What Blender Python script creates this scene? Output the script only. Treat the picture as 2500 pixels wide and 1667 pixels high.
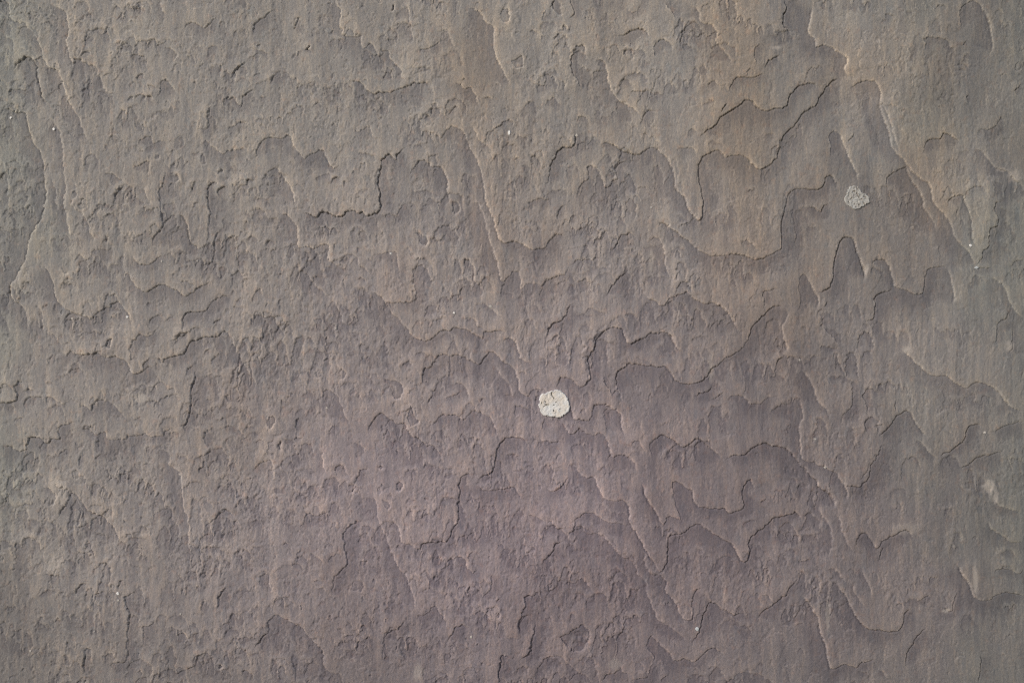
import bpy, math, random
import numpy as np

# ------------------------------------------------------------------ light and colour settings
SUN_DIR = (-0.72, -0.72, 0.46)
SUN_STRENGTH = 1.7
SUN_ANGLE = 12.0
SUN_COLOR = (1.0, 0.985, 0.965)
SKY_STRENGTH = 0.115
EXPOSURE = 0.10
STEP_H = 2.7
N_FLAKES = 3000
N_RUNS = 1100
C_BASE = (0.229, 0.224, 0.224)
C_IRON = (0.242, 0.217, 0.196)
C_LENS_MAUVE = (0.241, 0.206, 0.240)
C_LENS_GREEN = (0.202, 0.216, 0.212)
C_INNER_SHADE = (0.77, 0.77, 0.805)  # grey of the inner lamina, darkened further as painted shade
C_CRUST = (1.14, 1.11, 1.065)

# ------------------------------------------------------------------ setup
scene = bpy.context.scene
for o in list(bpy.data.objects):
    bpy.data.objects.remove(o)
COL = scene.collection

PX = 0.0005                      # metres of rock per photograph pixel
CZ = 1.5                         # height of the frame's centre above the ground
FRAME_W = 2500 * PX


def X_of(px): return (px - 1250.0) * PX
def Z_of(py): return CZ - (py - 833.5) * PX


LENS = 28.0
cam_d = bpy.data.cameras.new('camera')
cam_d.lens = LENS
cam_d.sensor_width = 36.0
cam_d.clip_start = 0.02
cam_d.clip_end = 500.0
cam = bpy.data.objects.new('camera', cam_d)
COL.objects.link(cam)
cam.location = (0.0, -FRAME_W * LENS / 36.0, CZ)
cam.rotation_euler = (math.radians(90), 0, 0)
scene.camera = cam

# veiled daylight from the upper left, raking across the rock
to_sun = np.array(SUN_DIR)
to_sun = to_sun / np.linalg.norm(to_sun)
elev = math.asin(to_sun[2])
azim = math.atan2(to_sun[0], to_sun[1])       # from +Y towards +X

world = bpy.data.worlds.new('World')
scene.world = world
world.use_nodes = True
wn = world.node_tree
bg = wn.nodes['Background']
sky = wn.nodes.new('ShaderNodeTexSky')
sky.sky_type = 'NISHITA'
sky.sun_disc = False
sky.sun_elevation = elev
sky.sun_rotation = azim
sky.dust_density = 3.0
sky.air_density = 1.0
wn.links.new(sky.outputs[0], bg.inputs[0])
bg.inputs[1].default_value = SKY_STRENGTH

sun_d = bpy.data.lights.new('sun', 'SUN')
sun_d.energy = SUN_STRENGTH
sun_d.angle = math.radians(SUN_ANGLE)
sun_d.color = SUN_COLOR
sun = bpy.data.objects.new('sun', sun_d)
COL.objects.link(sun)
from mathutils import Vector
sun.rotation_euler = Vector(tuple(to_sun)).to_track_quat('Z', 'Y').to_euler()
sun.location = (-3, -3, 5)

scene.view_settings.view_transform = 'Standard'
scene.view_settings.look = 'None'
scene.view_settings.gamma = 1.0
scene.view_settings.exposure = EXPOSURE
scene.view_settings.use_curve_mapping = False
scene.cycles.use_denoising = False      # keep the stone's grain crisp
scene.cycles.max_bounces = 5
scene.cycles.filter_width = 1.15

# ------------------------------------------------------------------ noise
RNG = np.random.default_rng(7)
TAB = RNG.random((512, 512)).astype(np.float32)


def vnoise(x, y, seed=0):
    """smooth value noise in 0..1"""
    x = x + seed * 37.31
    y = y + seed * 91.77
    xi = np.floor(x); yi = np.floor(y)
    fx = (x - xi).astype(np.float32); fy = (y - yi).astype(np.float32)
    xi = xi.astype(np.int64); yi = yi.astype(np.int64)
    fx = fx * fx * fx * (fx * (fx * 6 - 15) + 10)
    fy = fy * fy * fy * (fy * (fy * 6 - 15) + 10)
    x0 = xi & 511; x1 = (xi + 1) & 511
    y0 = yi & 511; y1 = (yi + 1) & 511
    a = TAB[y0, x0]; b = TAB[y0, x1]; c = TAB[y1, x0]; d = TAB[y1, x1]
    a += (b - a) * fx
    c += (d - c) * fx
    return a + (c - a) * fy


def fbm(x, y, seed=0, octs=4, gain=0.5):
    out = 0.0; amp = 1.0; tot = 0.0
    for k in range(octs):
        out = out + amp * vnoise(x, y, seed + k * 3)
        tot += amp
        amp *= gain
        x = x * 2.03; y = y * 2.03
    return out / tot


def sstep(a, b, x):
    t = np.clip((x - a) / (b - a), 0, 1)
    return t * t * (3 - 2 * t)


# ------------------------------------------------------------------ the rock's layer edges
# strength, crack, then points along each edge; the outer layer lies on the left of travel
EDGES = """
.8 0 00 60,0 95,150 130,185 200,190 240,235 310,330 360,470 400,550 470,580 500,640 540,760 600,900 650,980 700,1100 728,1180
.8 .1 00 400,30 480,60 535,110 550,200 545,330 560,440 600,512 625,485 650,482 700,520 790,555 820,640 850,710 900,765 960,760
.9 .7 00 105,555 170,490 230,460 270,480 310,580 325,700 350,810 400,850
.5 0 00 0,300 60,310 105,360 110,470
1 .4 00 0,905 60,895 130,920 210,940 235,1060 280,1180 340,1260 360,1400 365,1500 01 365,130 380,260 360,380 330,470 270,560 230,680 200,800 150,890 100,990 80,1050 110,1120 180,1165 210,1260 230,1370
.8 0 00 400,1000 430,985 480,1060 510,1150 520,1300 530,1400 540,1540 01 530,300 525,350 550,430 560,540 590,590 640,580
.5 0 00 385,560 430,570 480,620 510,700 530,760
.6 .2 00 1510,235 1540,190 1590,180 1640,215 1680,225 1720,190 1780,130
.7 .3 00 2070,300 2075,250 2100,185 2160,145 2190,100 2260,70
.7 .6 00 1900,610 1950,560 2010,510
.8 .4 00 1890,780 1930,820 1965,870 1990,800 2050,745 2100,740
.7 .2 00 1280,800 1310,760 1320,680 1360,655 1400,690 1440,750 1470,780
.6 .1 00 1340,390 1390,390 1440,440 1440,510
.7 .2 00 1620,1090 1630,1050 1690,1060 1710,1020 1700,960 1715,880
.6 .1 00 1640,1190 1690,1150 1720,1200 1840,1260 1850,1240 1890,1230 1970,1225 2050,1230
1 .4 00 2095,1310 2110,1210 2170,1140 2230,1125 2310,1135 10 310,1130 345,1100 375,1140 380,1200 440,1250 480,1310 510,1280 570,1255 620,1230 660,1280 690,1340 710,1380 770,1360
.6 .2 00 1140,1200 1135,1160 1165,1145 1220,1120 1250,1180 1290,1155 1380,1165
.8 .3 00 1090,1410 1090,1370 1150,1345 1220,1330 1215,1440
.5 .1 00 1415,1430 1440,1430 1465,1470 1440,1500
.6 .3 00 1120,680 1125,640 1165,600 1185,660
.6 .6 00 1060,490 1085,450 1180,460
.5 0 00 790,260 860,275 860,225 920,240 955,290
.5 0 00 1310,0 1330,90 1380,130
.8 .1 10 735,0 740,40 780,90 770,200 800,240 800,280 830,305 880,300 940,295 950,360 980,400 1030,350 1050,380 1105,470 1120,425 1160,425 1200,500 1270,570 1290,650 1320,690
1 .4 10 850,690 900,665 950,690 1020,760 1060,780 1090,750 1140,765 1250,740 1330,710 1400,680 1430,690 1480,670 1500,700
.5 0 10 1325,0 1335,120 1360,240 1375,370
.9 .1 10 1820,60 1880,80 1930,130 1980,200 2030,230 2030,370 2080,530 2120,620 2170,690
.6 .4 10 1430,460 1440,400 1480,400 1550,370 1600,340
.4 0 10 1550,260 1660,250 1680,340 1730,420
.7 .6 10 1660,960 1690,900 1720,865 1750,910
.6 .2 10 1440,1010 1460,970 1510,950 1530,870 1560,850 1580,910 1640,960
.7 .1 10 1700,700 1760,690 1790,730 1840,715 1880,780 1920,870
1.2 .3 10 1590,1150 1620,1090 1690,1035 1760,1070 1800,1120 1840,1220 1900,1320 1940,1440 1950,1540 11 1960,240 1980,340 2030,470 2065,590 2120,655 2180,640 2260,662 21 280,680 340,710 410,695 480,630 530,580 610,600
.6 .1 10 1830,1060 1860,1040 1890,1100 1920,1160 1990,1200 2010,1250
1.3 .9 11 470,400 540,430 580,450 600,410 650,390 700,420 750,430 800,430 820,400 880,375 930,410 960,390 990,430 1060,405 1105,360 1105,290 1090,170 1100,80 10 1115,1310 1170,1265 1220,1310 1260,1250 1310,1215
1 .3 10 1345,1420 1400,1350 1470,1315 1520,1360 1580,1370 1620,1400 1655,1500 11 1650,190 1660,280 1680,340
.9 .2 10 165,1440 200,1400 255,1385 300,1430 340,1510 11 370,210 410,310 415,370
.7 .5 10 2030,1060 2060,1035 2110,1015
.6 .2 10 2090,170 2095,100 2150,80 2155,170 2110,185 2090,160
.5 .1 10 2180,500 2260,470 2270,540 2220,560 2180,500
.7 .5 10 380,250 410,200 420,150 450,150
1 .9 10 505,410 515,375 525,380 515,415
1 .9 10 1205,90 1203,40 1216,42 1215,90
.5 .1 10 910,1090 895,1050 940,1080 960,1060 1010,1045 1050,1130 1050,1180
.7 .4 10 8,1520 25,1475 65,1490
.5 .3 10 550,880 570,850 640,830
.5 .3 10 205,680 225,630 280,580
.9 .8 20 590,115 560,120 500,70 490,40 512,0
.8 .6 20 640,150 665,125 670,80 650,20 650,0
1 .4 20 735,750 705,660 660,590 650,480 690,390 760,380 770,470
1 .1 20 845,520 880,485 920,510 950,580 965,690 1010,780 1060,840 1120,870 1150,880 1230,960
.7 .3 20 1215,1045 1240,970 1280,910 1350,900
.9 .6 20 1030,300 1080,295 1140,265 1210,235 1260,260 1300,320
.7 .2 20 1360,490 1330,400 1340,350 1400,325 1470,370 1480,420
.5 0 20 1090,70 1160,105 1190,90 1240,0
.6 .2 20 1520,160 1470,90 1420,20
.9 0 20 1640,40 1690,90 1720,190 1790,205 1840,270 1840,350 1900,430 1950,490 1940,540
.8 .5 20 1940,760 1980,660 2060,640 2150,635 2240,610
.6 .6 20 1870,920 1920,850
1.2 .8 20 1710,1120 1770,1070 1840,1010 1865,960 1930,930 2010,880 2080,820 30 110,830 160,880 220,910 300,895 400,880 420,810 480,720 530,695 610,690 660,730
1.1 .7 20 450,1520 480,1390 510,1300 580,1205 650,1210 690,1130 670,1080
.8 .4 21 700,280 720,180 20 800,1460 800,1420 780,1370 820,1345 870,1390 900,1460 930,1540 970,1530 990,1480 1035,1470 1010,1400 1040,1350 1080,1320 1120,1340
1.4 .5 20 890,1210 925,1170 990,1190 1080,1240 1160,1260 1220,1265 1290,1215 1350,1215 1420,1280 1470,1350 1500,1450 21 1500,190 1530,240 1590,290 1610,370 1660,430 1700,465 1725,430 1735,300 1710,180 1695,60 20 1700,1340 1740,1280 1800,1245 1860,1235 1890,1260 1920,1290 1960,1275 2080,1285 2130,1330 2170,1380 2230,1385 2300,1330 30 310,1300 340,1220 380,1110 450,1040 510,970 560,920 630,870 680,790 740,700 780,660 830,645
.5 .1 20 1500,1235 1560,1215 1650,1225 1690,1280
.4 0 20 1585,1150 1610,1080 1650,1060 1700,1100
.6 .2 20 1130,770 1160,745 1260,750 1320,740
.6 .1 20 1770,740 1780,690 1820,665 1860,720
.6 .1 20 2160,540 2150,420 2200,360
.8 .6 20 2240,570 2260,510 2320,470 2355,455
.6 .2 20 515,340 540,280 590,265
.5 .1 20 310,270 340,240 390,290
.7 .4 20 590,240 600,200 620,240
.6 .2 20 425,240 420,150 440,60
.6 .2 20 440,890 450,850 520,800 550,840 610,860
.5 .1 20 295,870 300,830 350,830
.6 .3 20 700,1000 710,955 770,960 800,1000
.7 .3 20 345,720 340,690 370,690 430,710 440,610
.6 .3 20 410,340 415,295 440,310
.5 .2 20 560,680 580,660 605,690 590,740
1.1 .9 30 412,290 415,255 375,200 370,140 402,65 385,40 380,0
.8 .1 30 620,60 600,130 580,280 640,330 640,390 700,365 740,380 820,430 885,475 890,530 870,580 910,650
1.1 .2 30 920,730 960,700 1000,675 1080,665 1150,690 1180,770 1170,840 1190,950 1240,1080 1260,1200 1300,1260 1350,1300 1390,1360 1450,1430 31 1510,130 1580,180 1600,280 1630,350 1700,420 1750,500 1780,590 1830,650 1890,710 1930,790 1950,830
.6 0 30 1170,850 1220,900 1250,1010 1290,1150 1330,1240
.6 .4 30 890,1170 940,1120 960,1100
.9 .1 30 760,1300 760,1180 750,1110 790,1080 830,1100 870,1200 920,1320 970,1420 990,1500
.5 .4 30 1840,380 1870,330
.7 .2 30 1835,250 1820,110 1860,50 1910,10 1960,15 2020,90 2060,170 2080,290 2090,420 2060,465
1 .6 30 1555,1290 1530,1210 1570,1150 1660,1130 1690,1100 1740,1110 1830,1165
.7 .2 30 1930,1230 1980,1225 2040,1280 2120,1370 2220,1410 2290,1500 2360,1540
.6 .3 30 1980,1090 2000,1060 2060,1060 2130,1020 2140,1000 2170,960 2200,990
.6 .3 30 1895,845 1870,800 1890,770
.7 .3 30 2310,790 2285,740 2330,700
.9 .3 30 1225,1550 1225,1460 1260,1430 1380,1370 31 1400,60 1430,150 1500,230 1540,370 1600,450 1640,540
1.2 .7 21 1370,520 1380,480 1440,500 1530,580 1620,640 1700,710 1800,750 1900,745 2020,740 2140,785 31 170,785 220,765 320,715 355,680 355,530 380,400 410,270 460,215 540,210 600,215 700,180 730,110 770,95 810,150 825,190
.6 .2 31 30,680 40,630 70,620 120,660 180,715
.7 .3 21 310,370 320,310 390,290 460,300 470,260
.6 .3 21 545,470 540,420 570,360 610,340
.5 .4 21 645,490 650,440 680,420
.5 .4 21 725,560 735,500 780,465
.8 .6 21 980,730 1010,670 1060,595 1130,570 1180,590
.7 .2 21 1270,655 1300,620 1370,615 1410,700 1430,870 1470,950
1 .8 21 950,1090 960,1030 1010,970 1070,910 1130,865
.9 .2 11 2000,690 2040,780 2080,880 2090,950 21 100,960 150,910 210,885 235,960 235,1030 290,990 360,985 420,1000 440,970 540,920 600,910 610,870 640,835
.7 .3 21 665,830 690,795 750,790 820,785 880,760
.5 .3 21 400,1110 395,1070 430,980
1.1 .8 21 435,1430 440,1400 490,1320 570,1280 610,1220 635,1150 670,1140
.5 .2 21 770,1250 790,1190 830,1180 900,1210 950,1235
1 .3 21 1240,1080 1280,1100 1340,1130 1380,1160 1420,1150 1460,1100 1580,1060 1600,1040 1660,1110 1760,1140 1850,1150 1930,1220 1980,1310 2030,1380
1.2 .7 22 1030,530 1030,480 1020,400 1060,330 1130,300 1210,300 1310,310 1370,330 1400,310 1450,340 1490,400 1520,445 1620,460 1720,430 1790,350 1840,310 1910,250 2020,190 2060,150 2110,60 21 2110,1390 2160,1300 2240,1220 2300,1165 2390,1160
.7 .4 21 1510,1070 1540,990 1580,965 1620,980 1650,1050
.8 .4 21 2230,1200 2230,1110 2215,1070 2240,1035 2280,1045 2310,1020 2350,1030
1.3 .7 22 530,490 540,470 570,410 640,415 690,450 740,482 800,430 800,340 785,260 830,180 860,90 920,30 21 970,1345 1020,1340 1075,1360 1090,1420 1130,1475 1200,1450 1260,1420 1300,1385 1420,1380 1460,1400 1490,1470 1540,1520 22 1565,205
.8 .6 21 745,1510 750,1495 765,1505 757,1522 745,1512
.8 .5 31 580,350 640,360 685,390 715,345 750,325
.6 .3 31 475,660 475,550 450,430 460,330
1.3 .9 31 660,1050 690,1050 740,1030 775,980 780,870 800,760 830,660 870,610 930,605 970,660 1000,770 1040,880 1040,960
1.1 .4 31 1110,850 1110,800 1190,780 1240,820 1280,950 1300,1005 1400,1040 1490,1070 1530,1030 1550,900 1590,850 1690,840 1715,828
1 .8 31 1050,1290 1110,1270 1130,1220 1130,1120 1150,1070 1250,1040 1290,1015
.8 .3 31 470,1195 510,1180 520,1080 495,990 510,930 545,910 590,980 640,1060 660,1130 650,1190
.5 .4 31 720,1180 735,1130
.8 .4 31 690,1345 690,1300 710,1260
.6 .3 31 830,1480 795,1430 760,1390 700,1350
.6 .3 31 680,1540 695,1490 740,1495 830,1510
.8 .6 31 1720,340 1740,290 1815,260 1850,270 1890,370 1920,480 1930,620 1960,680
1 .5 31 1960,830 2010,755 2010,710 2055,685 2060,600 2080,530 2130,510 2145,450 2115,390 2120,330 2180,300
.6 .4 31 1950,860 2020,850 2090,845
.7 .3 31 2240,850 2260,810 2350,780
.6 .1 31 1730,850 1760,970 1780,1070 1775,1170
.7 .1 31 2060,920 2170,990 2220,1090 2240,1160 2300,1240 2360,1275
.7 .3 31 2120,1470 2140,1300 2210,1260 2225,1180
.7 .1 31 390,1170 410,1260 370,1350 390,1470 430,1560
.8 .3 01 610,830 620,780 660,745 690,775 740,775 770,710 830,700 880,705 930,680 970,690
.7 .1 01 620,380 660,395 710,460 740,560 770,620 790,680
1 .4 01 1080,740 1110,800 1150,820 1230,825 1270,790 1320,755 1360,760
1 .4 01 1240,690 1260,600 1330,520 1320,400 1310,260 1300,220 1340,150 1350,50
1.1 .5 01 1440,420 1500,440 1540,560 1560,650 1630,690 1690,670 1710,570 1700,520 1715,400 1700,280 1715,170 1740,150 1780,170
.7 .3 01 1810,290 1790,220 1830,200 1860,210
.8 .4 01 1930,240 1960,190 2020,170 2040,130 2080,150
.9 .8 01 1680,840 1730,800 1755,700 1765,600 1810,550
1.1 .5 01 1040,880 1080,960 1110,1000 1180,1050 1240,1030 1330,985 1400,1010 1470,1050 1510,1090 1580,1050 1660,1000 1730,960
.6 .3 01 1470,980 1520,955 1570,985 1610,1010
1 .4 01 350,830 400,890 440,980 450,1080 510,1170 580,1215 650,1235 710,1260 740,1280 790,1220 860,1185 890,1180 920,1140 970,1130 1010,1180 1060,1240 1090,1300
.8 .4 01 510,1310 540,1250 590,1220 640,1240
1 .5 01 1500,1380 1500,1250 1540,1215 1620,1210 1700,1190 1740,1120 1830,1085 1890,1100
.6 .1 01 150,900 160,1000 200,1070 245,1040
.5 0 01 280,1190 300,1170 340,1190 350,1400
1 .5 02 1330,310 1340,260 1440,220 1500,220 1540,130 1630,90 1700,70 1790,60 1830,25 1890,80 1930,180 2000,300
.9 .3 01 2060,1345 2060,1260 2150,1250 2250,1260 2280,1330 2340,1400
.7 .2 01 2050,1140 2080,1060 2130,1030 2150,1100
.6 .4 01 2270,1160 2290,1105 2310,1110
.9 .6 01 865,1500 880,1450 920,1440 900,1510 870,1505
.6 .2 01 570,870 540,905 500,840
.5 .1 01 890,860 920,830 980,830
.5 0 01 420,80 450,180 465,320 480,400
.6 0 01 630,120 620,190 630,260 590,340 660,390
.5 0 01 30,0 65,150 60,280 100,420
.5 .1 01 1190,180 1200,260 1250,330
.5 .1 01 1410,90 1460,110 1440,160
.6 .2 01 1570,250 1580,180 1620,160
.6 .3 01 1580,360 1600,315 1630,310
.9 .2 11 270,400 330,425 390,480 425,540 430,670 520,690 580,690 660,660 680,690 670,780 740,830 820,850
.8 .3 11 410,950 430,900 470,875 520,930 570,1000 640,1070 690,1100
.7 .2 11 660,1220 690,1140 730,1130 760,1190 800,1300 860,1340
1.2 .4 11 1030,1040 1080,1060 1130,1120 1200,1220 1280,1300 1340,1380 1410,1430 1490,1450 1560,1400 1600,1370 1680,1360 1740,1340 1820,1370 1890,1410 1945,1440 1950,1385 2040,1370 2100,1360 2130,1400
.8 .2 11 1130,1110 1190,1140 1240,1130 1330,1140 1390,1100 1385,1030 1370,900 1390,850 1460,840 1490,900 1540,1000
.7 .2 11 1790,850 1800,790 1830,785 1870,860 1880,970 1930,1010 1940,1060 1920,1130
.6 .1 11 1750,1090 1770,1010 1820,1000
.7 .2 11 1070,790 1090,740 1180,730 1240,740 1260,890
.7 .1 11 1215,500 1240,420 1300,330 1330,320
.6 .2 11 1700,390 1700,310 1730,310 1750,380 1720,410 1700,380
.6 .2 11 1410,560 1450,600 1490,590 1475,675 1430,640 1410,570
.8 0 11 1850,320 1910,330 1940,420 1990,600 2040,750 2080,860
.5 .2 11 1550,1290 1590,1270 1630,1260
.6 .1 11 1770,1260 1860,1270 1920,1340 1970,1360
.6 .1 11 1870,1160 1960,1150 2050,1210 2090,1260
.8 .2 11 2110,1490 2130,1430 2190,1440 2230,1540 12 2250,250 2320,290 2370,270
.5 .2 11 510,1420 540,1450 570,1490
.6 .5 11 940,1550 940,1490 980,1480
.5 .2 11 340,1360 340,1290 370,1280
.6 .2 11 920,880 940,840 980,860 1010,910
.5 .1 11 590,850 620,860 640,890 660,850 740,855 840,860
1 .5 02 0,625 60,610 130,605 135,540 120,480 150,435 190,435
1 .3 02 490,200 540,225 570,190 620,205 700,220 800,210 850,240 960,240 1000,250 1050,290 1090,380 1160,365 1170,300 1230,245 1250,270
.9 .3 02 1090,290 1060,190 1090,110 1140,65 1250,55 1290,0
.8 .2 02 380,640 390,570 450,590 500,620 570,605
.9 .3 02 640,660 690,635 740,680 760,630 830,590 900,610 950,660 1000,710 1040,735
.5 .3 02 1080,750 1170,730
1.1 .7 02 0,970 70,970 150,1005 210,990 230,920 265,890 330,900 390,950 420,905 480,910 480,840 520,795 620,775
.9 .3 02 685,880 700,825 740,845 790,880 850,855 890,910 950,910 970,900 1020,920 1040,890 1120,890 1170,860 1240,890 1330,890 1340,850 1420,820
.5 .3 02 800,1010 800,930 790,880
1.1 .8 02 1520,860 1505,800 1550,690 1560,560 1555,500 1590,440 1600,350
.6 .2 02 1515,400 1530,350 1580,310
.8 .4 02 1600,1060 1690,1040 1710,1000 1680,960 1680,860 1730,830
.8 .5 02 1620,1190 1650,1130 1660,1090
.7 .3 02 2180,790 2190,740 2240,725 2250,780 2210,825 2180,800
1.2 .8 02 2280,1005 2275,950 2300,930 2290,1010 2280,1000
.9 .3 02 2060,1180 2110,1130 2200,1080 2230,1130 2245,1270
.6 .2 02 2190,1050 2200,950 2240,900
.8 0 02 1340,1080 1400,1130 1460,1190 1480,1280 1500,1440 1530,1550 03 1545,260 1545,420 1570,500
.9 .5 02 470,1560 500,1490 550,1440 570,1360 620,1365 650,1400 730,1500 820,1540 03 830,200 880,250 950,330 980,420
.7 .1 02 340,1300 420,1330 460,1370 440,1430 400,1460
.6 .1 02 640,1200 700,1230 690,1290
.6 .3 02 790,1400 750,1370 730,1290
.6 .4 02 1010,1450 1010,1420 1050,1400
.5 .3 02 1690,600 1730,580
.5 .1 02 1680,240 1670,200 1730,180
.5 .1 02 1720,320 1740,260 1810,190
.5 .1 02 1380,560 1370,510 1420,490 1450,560
.7 .3 02 1800,1520 1860,1490 1900,1530
1.1 .4 12 1430,480 1460,340 1510,320 1550,260 1620,215 1680,230 1740,220 1800,250 1900,300 1930,270 2000,190 2040,210 2120,280 2210,350 2230,430 2240,510 2300,560 2340,530
.5 0 12 2020,250 2080,390 2140,450 2200,580
.8 .6 12 1500,610 1520,560 1560,500
.6 .2 12 1620,580 1740,540 1750,500
.7 .2 12 1690,470 1740,455 1800,480 1820,530 1820,580
.7 .2 12 1140,490 1150,430 1190,420 1230,440 1290,480 1270,570 1210,575 1190,530 1200,490
.6 .2 12 1290,330 1290,300 1340,280 1375,320
.9 .4 12 570,600 610,580 650,515 690,510 750,560 780,640 830,740 860,800
.7 .3 12 660,880 690,840 720,795 770,820
1.2 .6 12 1005,870 1010,810 1060,740 1110,705 1160,740 1220,775 1290,790 1340,850 1370,905 1390,895 1460,940 1480,960 1530,960 1580,1030 1600,1080
.8 .3 12 1320,740 1350,660 1350,630 1390,730 1410,770 1350,800 1325,760
1 .4 12 1470,820 1540,790 1590,725 1650,715 1720,710 1780,755 1800,740 1850,690 1900,690 1960,710 2010,750 2040,810 2070,890
1.1 .6 12 1910,1250 1940,1215 2010,1180 2040,1080 2070,970 2120,910 2200,890 2280,910 2320,960
1.2 .7 13 1410,490 1430,440 1500,410 1610,420 1650,400 1690,310 1740,235 1735,170 1750,20 12 1750,1250 1790,1190 1830,1190 1860,1230
.9 .4 12 1910,1280 1930,1330 2030,1330 2200,1305 2230,1340 2260,1410
.5 0 13 1880,280 1900,150 1920,20
.8 .3 12 760,1235 730,1190 740,1140 770,1120 820,1170 850,1230
.8 .3 12 890,1300 900,1240 920,1230 930,1160 1000,1160
.5 .1 12 820,1350 860,1280 890,1310 860,1420
.7 .3 12 1230,1310 1250,1270 1290,1290 1250,1350 1230,1320
.6 .3 12 1085,1135 1105,1122 1120,1140 1100,1155 1087,1140
.5 .1 12 1120,1400 1160,1420 1180,1450 1150,1480 1120,1410
.7 0 12 1040,1350 1070,1440 1085,1530 13 1090,250 1160,380 1200,500 1260,640 1320,700 1370,850 1400,960
.8 .4 12 750,370 790,340 815,370 800,420 760,410
.5 .2 12 870,490 900,445 910,470
.6 .2 12 410,860 420,760 450,730
.6 .3 12 390,920 420,900 460,905
.5 0 12 620,990 640,1150 660,1200
.5 0 12 870,950 940,960 980,1030
.9 .4 13 430,300 460,260 490,180 560,190 620,175 690,165
.5 .2 12 940,270 1000,230 1040,240
.6 .2 22 300,560 330,520 400,505 430,520
1 .5 22 640,620 670,680 680,745 790,755 820,690 840,630 900,620 980,650 1050,670
.9 .2 22 940,900 930,760 915,700 950,670 1000,660 1050,700 1060,770 1090,880
1 .4 22 590,780 620,840 650,870 700,835 740,830 780,865 840,880 880,865 930,880 960,970 980,1055 1040,1040 1130,1055 1150,1080 1180,1110 1190,1180
.8 .4 22 380,920 430,925 500,940 570,935
.7 .4 22 400,840 420,790 430,740
.8 .3 22 1140,990 1150,930 1190,915 1230,940 1260,1020
1.2 .6 22 1270,1045 1315,1050 1295,980 1310,930 1390,875 1430,890 1490,920 1550,975 1620,940 1690,905 1740,950 1830,1020 1890,1065
1.1 .7 22 1920,1075 1960,1045 2070,1030 2140,980 2220,945 2280,960 32 350,970 430,1010 500,1090 570,1170 640,1260 690,1330 760,1370 800,1440
1.1 .5 22 1230,1270 1270,1400 1340,1500 23 1390,270 1410,280 1430,210 1470,190 1540,220 1510,120 22 1490,1400 1485,1270 1510,1245 1580,1290 1640,1340 1650,1400 1700,1460 1790,1480 1910,1480 1950,1520 2000,1500 2060,1470 2050,1330 2090,1260 2120,1240 2150,1320
.9 .2 22 630,1190 630,1120 690,1150 730,1210 790,1230 840,1230 900,1350 930,1400 1030,1420 1090,1415 1130,1490
.9 .5 22 450,1320 490,1330 520,1330 580,1290 630,1200
.7 .5 22 1660,560 1700,540 1770,520 1820,480
.6 .4 22 1800,590 1840,570 1890,540
.7 .4 22 2050,550 2080,480 2060,360 2040,330
.9 .4 22 1940,610 1945,570 1990,550 2060,570 2110,620 2190,620 2250,580 2340,560
.7 .2 22 2290,690 2350,640 32 400,630 450,635
.6 .2 22 1000,560 930,450 910,380
1.4 1 32 1160,890 1200,850 1260,800 1310,730 1370,685 1420,685 1450,750 1490,820 1560,900
1.1 .2 32 520,590 530,720 510,840 515,1030 545,1085 650,1110 740,1160 820,1210 870,1290 910,1410
1.1 .8 32 870,1300 940,1290 1010,1295 1080,1220 1100,1140 1150,1050 1185,955
.6 .3 32 990,1250 1050,1180 1100,1100
.7 .1 32 1460,970 1490,930 1540,970 1600,1040 1660,1080
1.1 .9 32 1670,1050 1700,1020 1760,1010 1860,910 1890,830 1930,795 1980,790 2020,810
1 .9 32 1830,1145 1900,1120 1980,1060 2080,1040 2190,1010
.9 .8 32 2090,860 2140,850 2170,810 2260,795 2360,755
1.1 .3 32 1340,170 1420,240 1500,320 1570,380 1720,400 1790,460 1890,490 1950,450 2060,470 2130,510 2190,590 2260,660 2350,680
.8 .1 32 500,340 570,390 620,480 650,580 720,660 750,720
.9 .4 32 1070,720 1060,620 1030,560 1060,505 1110,500 1150,540
.5 .3 32 1300,690 1300,590
.7 .4 32 1080,870 1035,790 1090,740
.7 .4 32 1140,870 1150,800 1180,790 1200,830
.7 .2 32 850,770 860,720 920,660 945,640 940,480 960,420
.5 .3 32 320,290 340,245 370,240
.7 .4 32 400,280 430,235 470,250 500,290
.5 .2 32 280,690 330,650 420,640
.6 .3 32 2120,130 2140,20
.6 .3 32 2220,200 2255,170 2250,0
.6 .3 32 180,1430 190,1410 230,1395
.6 .2 32 480,1320 500,1295 540,1310
.8 .1 32 690,1330 740,1350 790,1400 790,1480
.6 0 32 2100,1400 2160,1460 2340,1510
.8 .4 03 625,860 625,800 670,760 720,755
.6 .3 03 740,880 800,830 860,820
.7 .6 03 965,810 980,760 1010,720
1 .5 03 900,1405 1010,1400 1030,1350 1040,1250 1040,1150 1055,1010 1020,920 1020,860 1050,840 1110,835
.7 .2 03 1170,1270 1170,1130 1200,1100 1280,1060
.8 .4 03 1650,1010 1655,920 1700,885
1 .7 03 1780,970 1790,870 1820,800 1860,780
1.2 .6 03 2080,1280 2120,1230 2190,1150 2200,1060 2250,1010 13 270,1000 370,1070 470,1130 560,1230 630,1330 645,1440 700,1480 740,1500
.7 .2 03 2145,860 2130,700 2200,685 2225,850
.9 .4 03 1690,290 1700,260 1780,190 1820,150 1880,150 1910,200
1 .5 03 700,1510 685,1420 700,1290 740,1290 740,1380
.8 .3 03 90,1230 110,1170 160,1130 190,1130
.7 .2 03 310,1120 330,1030 350,1020 370,1060
.8 .3 03 1610,1400 1630,1340 1680,1320 1750,1360
.6 .2 03 1520,1460 1560,1440 1600,1440
.8 .4 03 1970,1510 2000,1460 2050,1480 2080,1530
.7 .2 03 1440,1180 1510,1160 1550,1240
.7 .3 03 370,680 450,685 480,690
.6 .1 03 90,700 120,560 120,400
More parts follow.
